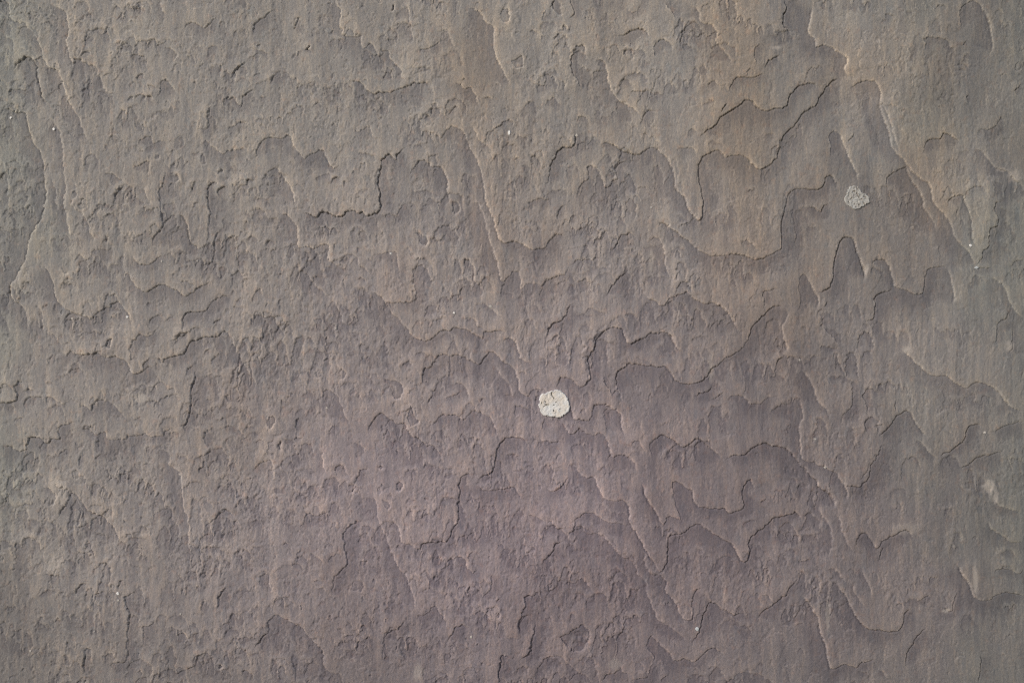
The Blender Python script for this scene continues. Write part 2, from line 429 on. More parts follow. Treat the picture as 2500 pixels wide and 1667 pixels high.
.8 .6 03 1795,1435 1808,1415 1825,1430 1810,1455 1797,1440
.8 .6 03 685,1548 697,1535 708,1550 695,1562 686,1552
.8 .7 03 540,1290 543,1250 555,1225
1.1 .6 13 690,860 710,800 720,710 790,640 830,590 820,520 800,400 790,370 830,300 900,255 960,240
.6 .2 13 680,600 690,540 740,510 790,510
.9 .2 13 1170,320 1180,270 1210,250 1250,290 1270,380 1310,430 1350,430 1400,480
.9 .4 13 1680,570 1730,535 1790,560 1820,630 1870,670 1890,620
.9 .4 13 1430,1130 1440,1080 1415,1015 1480,1000 1550,935 1590,980 1640,1060 1640,1110
.9 .5 13 1650,1230 1690,1170 1720,1110 1780,1100 1840,1130
.8 .3 13 1880,1030 1890,990 1930,980 1990,1020 2010,1080
.9 .5 13 1130,1200 1190,1140 1270,1110 1310,1060
.7 .2 13 1945,880 1960,840 2010,790 2020,700 2040,660
.7 .4 13 2055,1010 2065,995 2085,1015 2070,1035 2055,1015
.7 .4 13 2055,920 2055,880 2080,865
1.1 .8 13 2065,1580 2080,1450 2085,1360 2120,1335 2190,1360
.9 .7 13 2260,1370 2320,1300 2350,1190
.6 .2 13 1495,820 1500,740 1460,630 1490,630
1 .5 13 2240,1190 2240,1080 2280,960 2280,860 2380,855
.7 .4 13 1460,1550 1450,1460 1435,1455
.7 .2 13 400,1560 400,1450 380,1390 390,1330
.5 .1 13 2060,520 2070,430 2100,420 2120,500
1 .5 23 640,350 680,290 690,230 720,200 800,165 870,200 950,240 1080,270 1140,300
1.4 .6 23 1090,70 1130,130 1130,240 1190,340 1260,460 1330,580 1378,655 1400,640 1440,560 1440,400 1460,355 1530,350 1600,310 1680,260 1700,260 1740,290 1860,370 1960,420 2010,500 2040,570 2090,560 2110,470 2100,430 2140,360 2220,290 2280,230 33 330,205 420,185 480,170 530,230
1.1 .2 23 680,290 740,290 780,340 880,355 950,400 1010,480 1060,530 1120,545 1170,600 1210,690 1270,750 1280,840 1320,960 1380,1050 1470,1085
.8 .1 23 1340,1080 1450,1100 1550,1170 1590,1230
.8 .7 23 430,570 490,500 520,430 590,405
1.1 .4 23 1250,480 1260,590 1310,680 1380,680 1430,740 1435,830 1500,890 1540,990 1570,1030 1640,1045 1650,940 1640,900 1670,820 1730,780
1.1 .8 23 1640,1250 1710,1110 1740,1000 1780,920 1820,910 1900,960 1990,1010 2070,995
1.1 .8 23 2180,1040 2220,980 2290,920 33 330,880 400,850 440,850
1.6 .6 23 570,1200 600,1180 640,1160 720,1110 760,1090 800,1180 760,1280 690,1310 610,1260 575,1210
1 .4 23 370,1500 410,1400 480,1350 580,1360 650,1430 720,1480 790,1520 820,1560
.7 .5 23 640,1555 700,1500 740,1490
1.1 .6 23 1330,1400 1325,1330 1285,1290 1280,1240 1300,1185 1340,1210 1420,1290 1500,1385 1580,1365 1680,1390 1720,1340 1790,1285 1850,1285 1900,1320
.9 .4 23 910,1570 940,1500 1000,1490 1060,1430 1080,1480 1150,1490
.9 .2 23 1120,1560 1200,1530 1280,1530 1290,1460 1330,1400
.8 .4 23 1385,1570 1410,1515 1450,1520
1 .8 23 245,1370 310,1310 345,1170 355,1070
.8 .5 23 230,1190 225,1100 260,1030 330,1000
.6 .2 23 120,1210 150,1190 230,1200
.7 .2 23 610,780 630,740 670,750 730,710 780,740 830,820
.5 .2 23 440,870 480,810 530,790
.7 .4 23 450,260 490,240 530,300 600,300
.7 .2 23 300,200 320,185 380,210 430,260
.5 .1 23 640,1060 640,1020 680,1000 700,1040
.7 .1 23 2200,845 2260,850 2310,900
.6 .3 33 500,570 600,550
.8 .4 33 410,850 420,790 490,715
1.2 .4 33 520,850 600,940 660,1050 680,1150 720,1280 750,1400 755,1450 830,1430 880,1405 970,1440 1020,1400 1130,1380
1.3 .8 33 800,740 870,830 920,920 980,1030 1050,1110 1150,1130 1250,1145 1310,1135 1350,1070 1370,1000 1425,940
.9 .9 33 1380,1430 1390,1320 1430,1260 1490,1160 1550,1110
1.2 .6 33 970,470 980,390 1020,340 1060,345 1110,420 1148,465 1190,400 1290,355 1390,315 1420,330 1460,390
.8 .5 33 1165,570 1175,490 1200,450
.8 0 33 660,110 700,200 750,280 780,400 740,540
.8 .1 33 780,190 830,200 860,330 910,440 950,500
.7 0 33 950,740 960,820 1040,940
.7 0 33 1030,620 1040,680 1080,780 1100,860
.6 .1 33 740,640 780,625 840,680 900,740
.7 .5 33 1480,890 1540,855 1600,860
.5 .5 33 1525,930 1550,820
.6 .2 33 1570,770 1590,700 1640,710
1 .4 33 1800,590 1850,690 1900,760 1950,870 2060,890 2110,845 2200,825 2360,850
.7 .4 33 1690,930 1740,980 1760,970 1780,870 1810,820
.7 .3 33 2110,670 2130,630 2250,640 2310,670 2350,600
.7 .3 33 2050,250 2090,310 2180,370 2270,420 2360,400
.7 .7 33 1970,1560 1990,1400 1990,1330
.6 .1 33 1160,1450 1210,1490 1220,1540
.6 .2 00 670,470 690,425 720,415 735,450
.6 .3 00 1045,830 1060,790 1085,790 1095,830
.6 .2 00 1115,810 1140,770 1180,770 1190,820
.5 .2 00 1195,800 1220,785 1250,790
.6 .2 00 1700,960 1715,920 1705,880 1735,870
.6 .2 00 1700,480 1710,400 1750,380 1785,375
.5 .3 00 2105,400 2110,370 2140,365
.5 .1 00 2060,500 2080,455 2120,440
.6 .4 00 1800,565 1805,540 1825,545
.6 .3 00 1580,690 1600,665 1615,690
.6 .4 00 1620,560 1660,510 1680,500
.5 0 00 1910,310 1915,260 1950,240
.6 .1 00 915,1180 925,1045 945,1050
.6 .1 00 955,1000 985,930 1020,900 1035,960
.6 .2 00 860,1240 865,1190 890,1185
.6 .4 00 1155,1245 1165,1225 1185,1240
.7 .4 00 1270,1300 1275,1270 1300,1270 1290,1305 1272,1305
.6 .2 00 855,1460 870,1425 910,1415 960,1450 1010,1490 1000,1510
.5 .1 00 970,1560 975,1520 1010,1530
.6 .2 00 1565,1560 1585,1510 1620,1490
.8 .4 00 1710,1540 1730,1495 1780,1495 1790,1530
.7 .4 00 1790,1570 1800,1545 1840,1545
.6 .4 00 1900,1540 1910,1515 1930,1520
.6 .5 00 1795,1410 1810,1385 1830,1395 1810,1420 1797,1412
.5 .1 00 2130,840 2145,800 2180,790
.6 .3 00 2220,690 2230,640 2260,610
.6 .1 00 1840,1060 1900,1040 1970,1005 2030,1030 2060,1060
.6 .3 01 940,290 950,240 1000,200
.6 .2 01 1160,370 1180,355 1190,390
.7 .6 01 860,640 865,595 885,600 875,640 862,640
.5 .3 01 1905,500 1910,480 1925,500
.6 .3 01 2000,490 2015,470 2035,490
.6 .2 01 2010,620 2060,600 2100,610 2115,660
.5 .2 01 2170,680 2190,645 2230,630
.6 .3 01 2210,720 2235,700 2260,710
.6 .1 01 1770,460 1775,420 1790,410
.6 .2 01 1825,540 1830,460 1850,450
.6 .2 01 1465,890 1470,850 1490,840
.5 .1 01 1420,920 1425,895 1445,900
.5 .1 01 1010,960 1030,900 1060,910
.5 .2 01 1550,1400 1570,1350 1620,1340
.6 .3 01 1740,1310 1760,1285 1820,1275
.6 .2 01 900,1270 920,1250 960,1260
.5 .2 01 1360,1290 1390,1260 1420,1240
.6 .3 01 1220,1330 1230,1280 1290,1250 1350,1240
.6 .3 01 1470,1400 1480,1375 1540,1380
.5 .1 01 2165,1180 2190,1145 2220,1150
.4 .1 01 1930,1150 1970,1110 2000,1120
.5 .2 01 400,1400 430,1390 470,1440 510,1500
.5 .2 01 350,1200 360,1160 400,1160
.6 .2 02 1400,110 1420,100 1500,60 1530,40
.6 .3 02 1290,250 1310,250 1330,290
.5 .2 02 110,790 120,745 210,740
.6 .3 02 200,530 215,510 280,510
.6 .3 02 1470,80 1480,40 1550,35
.5 .2 02 640,1130 650,1060 700,1040
.5 .2 02 480,1060 490,1020 560,1000
.5 .2 02 380,1060 390,1040 440,1050
.6 .3 02 1195,1030 1200,985 1230,975
.6 .3 02 1240,1030 1260,985 1290,980
.6 .3 02 780,1080 790,1050 830,1040
.5 .2 02 1160,1140 1190,1110 1230,1120
.6 .2 02 1810,770 1815,730 1835,730
.6 .3 02 1840,960 1850,920 1880,910
.5 .3 02 2070,290 2080,265 2120,260
.5 .1 02 1930,830 1970,860 2010,900
.5 .3 02 2290,600 2310,585 2330,600
.5 .1 02 1620,1430 1660,1380 1700,1390
.5 .2 02 1850,600 1860,560 1875,540
.6 .3 03 240,1360 260,1330 280,1340
.5 .2 03 400,1430 420,1380 440,1370
.5 .2 03 470,1480 490,1440 520,1440
.7 .5 03 730,540 735,500 750,540
.6 .3 03 1030,380 1040,345 1070,345 1090,380
.5 .2 03 1015,250 1025,225 1040,240
.5 .2 03 1150,230 1160,205 1180,215
.5 .1 03 1380,280 1385,230 1395,150
.6 .2 03 1600,800 1610,770 1640,790
.5 .2 03 1480,850 1485,800 1500,830
.5 .2 03 1570,1200 1590,1165 1640,1160
.5 .1 03 1120,1490 1150,1470 1170,1490
.5 .2 03 1440,1500 1460,1480 1510,1470
.5 .2 10 1510,1115 1525,1090 1550,1095
.5 .2 10 1560,1135 1575,1110 1590,1130
.5 .2 10 870,1430 885,1400 905,1410
.5 .2 10 800,1500 815,1475 830,1500
.5 .2 10 710,1475 730,1460 770,1470
.5 .3 10 1775,665 1790,645 1805,665
.5 .1 10 1960,820 1975,805 2025,810
.6 .2 10 690,285 700,250 715,255
.5 .3 10 2310,870 2320,830 2345,825
.5 .1 10 2030,1330 2050,1280 2090,1265
.6 .2 10 2200,1315 2215,1290 2240,1300
.5 .2 10 200,1000 205,960 230,970
.6 .2 11 700,170 715,120 770,115
.5 .2 11 800,190 810,140 830,150
.5 .2 11 1360,370 1370,330 1400,340
.6 .2 11 930,620 940,560 970,570
.5 .2 11 850,600 870,550 890,560
.6 .3 11 910,740 920,690 940,700
.5 .2 11 720,700 730,650 750,660
.5 .1 11 1000,800 1010,790 1040,795
.5 .2 11 915,950 940,930 990,960
.6 .3 11 1395,800 1420,765 1440,790
.5 .2 11 1600,640 1610,600 1640,580
.5 .2 11 2060,510 2080,430 2100,410
.5 .2 11 2090,1100 2110,1000 2140,960
.5 .2 11 150,660 170,640 210,630
.5 .3 12 1265,255 1275,230 1290,245
.5 .2 12 1440,600 1450,570 1470,570
.6 .2 12 1330,545 1345,520 1370,530
.5 .2 12 365,570 375,530 395,550
.6 .3 12 1200,645 1215,610 1240,610
.7 .4 12 1232,1030 1245,1000 1255,1010
.5 .2 12 1300,1040 1310,1000 1325,1000
.5 .2 12 490,110 515,70 540,100
.5 .2 12 650,105 660,75 675,85
.5 .1 12 1380,975 1385,950 1400,960
.5 .2 12 2130,560 2150,540 2200,560
.5 .2 12 2240,380 2260,355 2300,380
.5 .2 12 1920,610 1930,580 1970,580
.5 .1 12 1100,1330 1110,1280 1140,1290
.5 .2 12 1650,1170 1690,1150 1740,1160
.5 .2 12 1820,1170 1830,1150 1860,1150
.6 .2 12 335,1145 370,1095 380,1130
.6 .3 13 300,440 330,415 360,430
.6 .2 13 415,600 420,500 470,490
.6 .2 13 520,500 550,510 610,540 640,600
.5 .1 13 540,740 590,720 640,740
.5 .1 13 570,800 630,790 660,820
.5 .2 13 1560,710 1565,650 1580,640
.6 .3 13 1820,580 1840,500 1870,490
.5 .3 13 1140,1075 1150,1040 1165,1050
.5 .2 13 1120,1380 1150,1350 1140,1310
.6 .3 13 450,965 455,930 465,930
.5 .1 13 1880,1560 1885,1500 1890,1450
.5 .2 13 1925,1425 1940,1400 1960,1405
.5 .1 13 940,900 960,850 965,870
"""
COL_OX = [0, 600, 1200, 1800]
ROW_OY = [0, 400, 800, 1200]


def parse_edges(text):
    out = []
    for line in text.strip().splitlines():
        tok = line.split()
        s, c = float(tok[0]), float(tok[1])
        ox = oy = 0
        pts = []
        for t in tok[2:]:
            if ',' in t:
                u, v = t.split(',')
                pts.append((ox + float(u) * 0.29787, oy + float(v) * 0.29787))
            else:
                ox = COL_OX[int(t[0])]; oy = ROW_OY[int(t[1])]
        out.append((s, c, np.array(pts)))
    return out


def smooth_curve(P, step=5.0):
    """Catmull-Rom through the points, resampled at about `step` pixels"""
    if len(P) < 3:
        return P
    Q = np.vstack([2 * P[0] - P[1], P, 2 * P[-1] - P[-2]])
    out = []
    for i in range(1, len(Q) - 2):
        p0, p1, p2, p3 = Q[i - 1], Q[i], Q[i + 1], Q[i + 2]
        n = max(1, int(np.hypot(*(p2 - p1)) / step))
        t = (np.arange(n) / n)[:, None]
        out.append(0.5 * (2 * p1 + (p2 - p0) * t + (2 * p0 - 5 * p1 + 4 * p2 - p3) * t * t
                          + (-p0 + 3 * p1 - 3 * p2 + p3) * t ** 3))
    out.append(P[-1][None])
    return np.vstack(out)


# ------------------------------------------------------------------ grid of the rock face
CORE_STEP = 1.8


def axis_coords(lo, hi, lo_end, hi_end):
    core = np.arange(lo, hi + 0.1, CORE_STEP)
    def grow(limit):
        d = []; s = CORE_STEP; p = 0.0
        while p < limit:
            s = min(s * 1.055, 70)
            p += s
            d.append(p)
        return np.array(d)
    a = grow(lo - lo_end); b = grow(hi_end - hi)
    return np.concatenate([lo - a[::-1], core, core[-1] + b])


gx = axis_coords(-70, 2570, -5200, 7700)
gy = axis_coords(-60, 1727, -1700, 3823)
NX, NY = len(gx), len(gy)
U, V = np.meshgrid(gx.astype(np.float32), gy.astype(np.float32))
H = np.zeros_like(U)             # relief in photograph pixels (0.5 mm)
CRUST_SHADE = np.zeros_like(U)         # + outer tan lamina, - inner grey lamina and painted hollow shade
RIM_LIGHT = np.zeros_like(U)           # pale rims of laminae, with the light on edges painted in

# how ragged the surface is: flaky to the left and middle, smoother to the right
rag = 0.37 + 0.58 * sstep(0.30, 0.66, 0.7 * fbm(U / 260, V / 260, 11, 3) + 0.14 + 0.20 * np.clip((1450 - U + 0.25 * (V - 800)) / 900, -1, 0.8))
rag = np.clip(rag, 0.2, 1.1).astype(np.float32)

# ragged edges: the coordinates are stirred before edges are laid out on them
w1 = vnoise(U / 17, V / 17, 21) - 0.5; w2 = vnoise(U / 17, V / 17, 22) - 0.5
w3 = vnoise(U / 6.5, V / 6.5, 23) - 0.5; w4 = vnoise(U / 6.5, V / 6.5, 24) - 0.5
w5 = vnoise(U / 33, V / 33, 25) - 0.5; w6 = vnoise(U / 33, V / 33, 26) - 0.5
WU = U + 4.0 * w1 + (1.5 + 4.2 * rag) * w3
WV = V + 4.0 * w2 + (1.5 + 4.2 * rag) * w4
RU = U + 6 * w1 + 6.5 * w3 + 5 * w5          # the small flakes are more ragged still
RV = V + 6 * w2 + 6.5 * w4 + 5 * w6
LU = U + 15 * w1 + 8 * w3 + 16 * w5
LV = V + 15 * w2 + 8 * w4 + 16 * w6
del w1, w2, w3, w4, w5, w6
estr = 0.68 + 0.64 * vnoise(U / 60, V / 60, 31)        # edges wax and wane along their length


NEAR = np.zeros_like(U)          # where a main edge runs


def lay_edge(P, s, c, R, talus=0.55, warp=None):
    n = len(P)
    seg = P[1:] - P[:-1]
    L = np.hypot(seg[:, 0], seg[:, 1])
    L[L < 1e-6] = 1e-6
    cum = np.concatenate([[0], np.cumsum(L)])
    tot = cum[-1]
    closed = np.hypot(*(P[0] - P[-1])) < 12 and tot > 25
    nrm = np.stack([seg[:, 1], -seg[:, 0]], 1) / L[:, None]      # left of travel (y runs down)
    vn = np.zeros((n, 2))
    vn[:-1] += nrm; vn[1:] += nrm
    if closed:
        m = vn[0] + vn[-1]; vn[0] = m; vn[-1] = m
    pad = 6 if warp is None else 20
    lo = P.min(0) - R - pad; hi = P.max(0) + R + pad
    i0, i1 = np.searchsorted(gx, [lo[0], hi[0]])
    j0, j1 = np.searchsorted(gy, [lo[1], hi[1]])
    if i1 - i0 < 2 or j1 - j0 < 2:
        return
    wu, wv = warp or (WU, WV)
    x = wu[j0:j1, i0:i1]; y = wv[j0:j1, i0:i1]
    best = np.full(x.shape, 1e9, np.float32)
    side = np.zeros(x.shape, np.float32)
    arc = np.zeros(x.shape, np.float32)
    for k in range(n - 1):
        # only the cells near this segment
        a = P[k]; b = P[k + 1]
        sx0, sx1 = min(a[0], b[0]) - R - pad - 2, max(a[0], b[0]) + R + pad + 2
        sy0, sy1 = min(a[1], b[1]) - R - pad - 2, max(a[1], b[1]) + R + pad + 2
        ii0, ii1 = np.searchsorted(gx[i0:i1], [sx0, sx1])
        jj0, jj1 = np.searchsorted(gy[j0:j1], [sy0, sy1])
        if ii1 <= ii0 or jj1 <= jj0:
            continue
        sl = (slice(jj0, jj1), slice(ii0, ii1))
        dx = x[sl] - a[0]; dy = y[sl] - a[1]
        t = (dx * seg[k, 0] + dy * seg[k, 1]) / (L[k] * L[k])
        tc = np.clip(t, 0, 1)
        ex = dx - tc * seg[k, 0]; ey = dy - tc * seg[k, 1]
        d2 = ex * ex + ey * ey
        B = best[sl]
        m = d2 < B
        sd = np.where(t <= 0, ex * vn[k, 0] + ey * vn[k, 1],
             np.where(t >= 1, ex * vn[k + 1, 0] + ey * vn[k + 1, 1], ex * nrm[k, 0] + ey * nrm[k, 1]))
        B[m] = d2[m]
        S = side[sl]; S[m] = sd[m]
        A = arc[sl]; A[m] = (cum[k] + tc * L[k])[m]
    d = np.sqrt(best)
    q = np.clip(1 - (d / R) ** 2, 0, 1)
    q = q * q
    if closed:
        taper = 1.0
    else:
        tl = min(24.0, tot * 0.26)
        taper = sstep(0, 1, np.minimum(arc, tot - arc) / tl * 0.8 + 0.2)
    up = side > 0
    es = estr[j0:j1, i0:i1]
    h = s * STEP_H * es * taper
    lip = 1 - 0.55 * np.exp(-(d / 4.2) ** 2)
    high = 0.62 * q * lip
    dq = np.clip(d / 26.0, 0, 1)
    low = -0.38 * q * (1 - talus + talus * dq * (2 - dq))
    H[j0:j1, i0:i1] += h * np.where(up, high, low)
    if c > 0:
        cw = c * es * taper * np.clip((es - 0.62) * 3.2 + 0.5, 0.15, 1.4)
        H[j0:j1, i0:i1] -= np.where(up, 0, 3.1 * cw * np.exp(-(d / 2.3) ** 2))
    CRUST_SHADE[j0:j1, i0:i1] += np.minimum(s, 1.1) * taper * np.where(up, 0.8, -1.25) * (1.0 if warp is None else 1.25) * q * np.exp(-d / 60)
    if warp is None:
        NEAR[j0:j1, i0:i1] = np.maximum(NEAR[j0:j1, i0:i1], np.minimum(1, s) * np.exp(-(d / 30) ** 2))
    RIM_LIGHT[j0:j1, i0:i1] = np.maximum(RIM_LIGHT[j0:j1, i0:i1], (1.0 if warp is None else 0.45) * np.where(up, 1, 0.0) * taper * np.minimum(1, s) * np.exp(-(d / 3.6) ** 2) * es)


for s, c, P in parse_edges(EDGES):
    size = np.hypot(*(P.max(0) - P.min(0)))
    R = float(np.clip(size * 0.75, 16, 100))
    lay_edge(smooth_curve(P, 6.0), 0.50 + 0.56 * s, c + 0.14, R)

# countless small flake scars: scalloped curtains and single arches, open at the foot
rr = random.Random(5)


def flake_spot(floor):
    while True:
        cx = rr.uniform(-700, 3200); cy = rr.uniform(-400, 2100)
        i = min(NX - 1, np.searchsorted(gx, cx)); j = min(NY - 1, np.searchsorted(gy, cy))
        if rr.random() < (floor + (1 - floor) * max(0.0, float(rag[j, i]) - 0.3) * 1.1) * (1 - 0.75 * float(NEAR[j, i])):
            return cx, cy, -140 < cx < 2640 and -140 < cy < 1820


def arch_run(x0, y0, n, w, tall, slope):
    """n arches side by side, hanging from cusps"""
    pts = [(x0, y0)]
    x, y = x0, y0
    for k in range(n):
        ww = w * rr.uniform(0.55, 1.5)
        hh = ww * tall * rr.uniform(0.6, 1.4)
        drop = hh * rr.uniform(0.45, 1.25)
        lean = rr.uniform(-0.15, 0.2)
        m = 4
        for q in range(1, m + 1):
            a = math.pi * q / m
            f = (1 - math.cos(a)) / 2
            yy = y - math.sin(a) ** 0.8 * hh + f * (hh - drop) * -0.4 + f * slope * ww
            pts.append((x + f * ww + lean * math.sin(a) * hh + rr.uniform(-.08, .08) * ww, yy + rr.uniform(-.07, .07) * hh))
        x += ww
        y = pts[-1][1]
    return pts


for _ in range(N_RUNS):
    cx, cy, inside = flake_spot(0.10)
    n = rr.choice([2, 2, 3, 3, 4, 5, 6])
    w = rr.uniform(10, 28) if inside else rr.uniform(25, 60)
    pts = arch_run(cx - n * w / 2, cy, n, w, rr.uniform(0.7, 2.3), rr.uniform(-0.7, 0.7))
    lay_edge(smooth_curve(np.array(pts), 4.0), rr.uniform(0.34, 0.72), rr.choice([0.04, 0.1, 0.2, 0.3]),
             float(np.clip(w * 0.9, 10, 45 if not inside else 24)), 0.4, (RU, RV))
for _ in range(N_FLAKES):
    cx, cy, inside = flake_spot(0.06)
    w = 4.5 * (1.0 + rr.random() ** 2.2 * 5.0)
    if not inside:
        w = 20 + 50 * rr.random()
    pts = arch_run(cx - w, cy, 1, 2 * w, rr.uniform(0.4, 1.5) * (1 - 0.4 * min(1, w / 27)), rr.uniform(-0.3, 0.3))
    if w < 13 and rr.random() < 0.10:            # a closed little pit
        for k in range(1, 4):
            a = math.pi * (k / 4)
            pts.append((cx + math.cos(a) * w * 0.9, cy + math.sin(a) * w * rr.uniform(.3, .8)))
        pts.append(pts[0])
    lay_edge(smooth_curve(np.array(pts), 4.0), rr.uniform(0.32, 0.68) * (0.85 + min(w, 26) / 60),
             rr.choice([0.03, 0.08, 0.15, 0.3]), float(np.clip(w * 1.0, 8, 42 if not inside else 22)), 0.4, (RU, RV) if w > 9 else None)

# where the skin of the rock has crumbled
CRUMBLY = [(290, 170, 75, 60), (170, 60, 120, 40), (480, 165, 60, 60), (560, 330, 110, 50), (300, 330, 90, 60), (560, 90, 60, 70),
           (790, 260, 130, 60), (270, 500, 60, 60), (310, 620, 70, 60), (470, 500, 40, 60), (700, 560, 130, 60), (650, 640, 90, 70),
           (760, 780, 150, 110), (1040, 590, 50, 70), (1120, 580, 40, 60), (1020, 700, 70, 40), (1290, 420, 80, 110), (1240, 320, 90, 60),
           (1250, 530, 80, 60), (1400, 330, 50, 50), (1060, 130, 60, 60), (1270, 180, 60, 50), (1580, 330, 40, 50), (1480, 130, 40, 40),
           (900, 890, 110, 90), (700, 920, 60, 90), (300, 840, 110, 40), (560, 870, 70, 60), (330, 960, 60, 50), (560, 1010, 60, 90),
           (1090, 930, 90, 60), (1190, 870, 70, 60), (1320, 720, 60, 90), (1270, 830, 60, 60), (1190, 1060, 70, 90), (1000, 1010, 50, 40),
           (250, 1130, 130, 70), (370, 1180, 110, 90), (560, 1150, 60, 90), (640, 1180, 60, 110), (760, 1230, 90, 60), (560, 1290, 70, 90),
           (860, 1320, 70, 60), (960, 1400, 90, 90), (1000, 1500, 110, 50), (780, 1420, 60, 60), (1380, 1310, 110, 60), (1420, 1430, 110, 50),
           (1240, 1300, 60, 110), (1330, 1480, 60, 40), (1700, 1420, 110, 40), (1290, 1180, 50, 90), (1460, 1180, 60, 40), (1230, 1440, 50, 60),
           (560, 1430, 110, 60), (330, 1500, 60, 40), (700, 1560, 60, 60), (230, 1270, 80, 60), (120, 1330, 60, 60),
           (1030, 1560, 60, 60), (2030, 1080, 60, 60), (2100, 1020, 50, 40), (1950, 1130, 40, 60), (1990, 1400, 60, 60), (2070, 1420, 40, 60),
           (2270, 180, 90, 70), (2400, 330, 70, 40), (2170, 300, 60, 60), (2350, 480, 50, 60), (2080, 240, 50, 70), (2430, 1200, 70, 60),
           (2250, 1460, 110, 40), (2330, 950, 60, 60), (1560, 590, 40, 40), (1480, 640, 50, 50), (1550, 660, 40, 60), (1730, 1260, 50, 30)]
# pitted, crumbly lamina between the flakes: crisp scraps and holes, drawn out downwards
tw = U + 7 * (vnoise(U / 24, V / 24, 41) - 0.5) + 2.5 * (vnoise(U / 6, V / 6, 45) - 0.5)
tv = V + 9 * (vnoise(U / 24, V / 24, 42) - 0.5) + 2.5 * (vnoise(U / 6, V / 6, 46) - 0.5)
calm = 1 - 0.6 * NEAR
cmb = np.zeros_like(U)
for cx, cy, rx, ry in CRUMBLY:
    np.maximum(cmb, np.exp(-(((U - cx) / rx) ** 2 + ((V - cy) / ry) ** 2)), out=cmb)
out = np.clip(np.maximum(np.abs(U - 1250) - 1290, np.abs(V - 833) - 870) / 80, 0, 1)
cmb = np.maximum(cmb, out * 0.7 * fbm(U / 150, V / 190, 49, 2) * 1.4)
cm = sstep(0.33, 0.56, 0.62 * cmb + 0.5 * fbm(U / 70, V / 100, 44, 4) - 0.02) * calm
n1 = fbm(tw / 10, tv / 16, 43, 3, 0.55)
n2 = vnoise(tw / 5.5, tv / 8, 47)
holes = sstep(0.59, 0.62, n1)
scraps = sstep(0.60, 0.63, 1 - n1)
bits = sstep(0.76, 0.80, n2)
H += cm * (-0.85 * holes + 0.30 * scraps - 0.8 * bits)
CRUST_SHADE += cm * (-0.42 * holes + 0.25 * scraps - 0.25 * bits)
# thin laminae broken along jagged, upright outlines
for (fx, fy, sd, th, hh, ww) in ((52, 120, 110, 0.54, 1.1, 0.006), (24, 80, 120, 0.55, 1.1, 0.009), (14, 58, 140, 0.56, 0.95, 0.012)):
    f = fbm(LU / fx, LV / fy, sd, 5, 0.56)
    lm = sstep(0.37, 0.50, fbm(U / 170, V / 220, sd + 50, 3) + 0.30 * (rag - 0.62)) * calm
    gone = sstep(th, th + ww, f)
    deep = np.exp(-np.clip(f - th, 0, 1) / 0.035)
    H -= lm * hh * gone * (0.35 + 0.65 * deep)
    CRUST_SHADE += lm * (0.30 * (1 - gone) * np.exp(-np.clip(th - f, 0, 1) / 0.04) - 0.55 * gone * deep)
    RIM_LIGHT = np.maximum(RIM_LIGHT, 0.7 * lm * (1 - gone) * np.exp(-np.clip(th - f, 0, 1) / 0.008))
# a sparse scatter of pits everywhere
bits2 = sstep(0.84, 0.87, vnoise(tw / 6.5, tv / 10, 48)) * (0.25 + 0.6 * rag)
H -= 1.3 * bits2
CRUST_SHADE -= 0.25 * bits2
# vertical fluting worn by running water, and slow undulation
H += 1.5 * sstep(0.40, 0.65, fbm(U / 130, V / 240, 64, 2)) * (fbm((U + 14 * (vnoise(U / 50, V / 120, 65) - 0.5)) / 14, V / 150, 61, 4, 0.6) - 0.5)
H += 1.0 * (fbm(U / 60, V / 300, 62, 2) - 0.5)
H += 10 * (fbm(U / 420, V / 420, 63, 2) - 0.5)
cav = np.exp(-(((RU - 1410) / 27) ** 2 + ((RV - 1562) / 23) ** 2) ** 2)
H += cav * (-4.0 + 7.0 * (fbm(U / 12, V / 12, 75, 3, 0.6) - 0.5))
# fine grain
H += (0.28 + 0.22 * rag) * (vnoise(U / 3.6, V / 4.4, 71) - 0.5)

# ------------------------------------------------------------------ mineral masks, with lens tint and falloff painted in
PALE = np.zeros_like(U)


pn = fbm(U / 11, V / 13, 81, 3, 0.6)


def pale(px, py, rx, ry, k):
    g = np.exp(-(((U - px) / rx) ** 2 + ((V - py) / ry) ** 2))
    np.maximum(PALE, k * np.minimum(1, g * 1.6) * sstep(0.40, 0.52, 0.45 * g + 0.55 * pn + 0.04), out=PALE)


for a in [(140, 1185, 20, 16, .7), (150, 1215, 12, 22, .6), (133, 1374, 22, 28, .6), (338, 972, 22, 14, .7),
          (2417, 1187, 15, 16, .8), (2432, 1212, 7, 22, .6), (2212, 1292, 40, 16, .3), (2475, 430, 14, 16, .5), (2445, 415, 12, 6, .45),
          (2216, 855, 14, 10, .6), (2465, 845, 10, 14, .5), (2380, 1415, 6, 34, .6), 
          (2440, 970, 9, 20, .35), 
          (1895, 118, 12, 4, .7), (2143, 100, 8, 6, .7), 
          (1500, 1620, 14, 16, .3), (1022, 1640, 14, 20, .4), (2310, 1490, 10, 6, .7), (1735, 900, 8, 30, .4),
          (1590, 640, 6, 30, .5), (2115, 655, 5, 14, .7), (2020, 1500, 6, 40, .4)]:
    pale(*a)

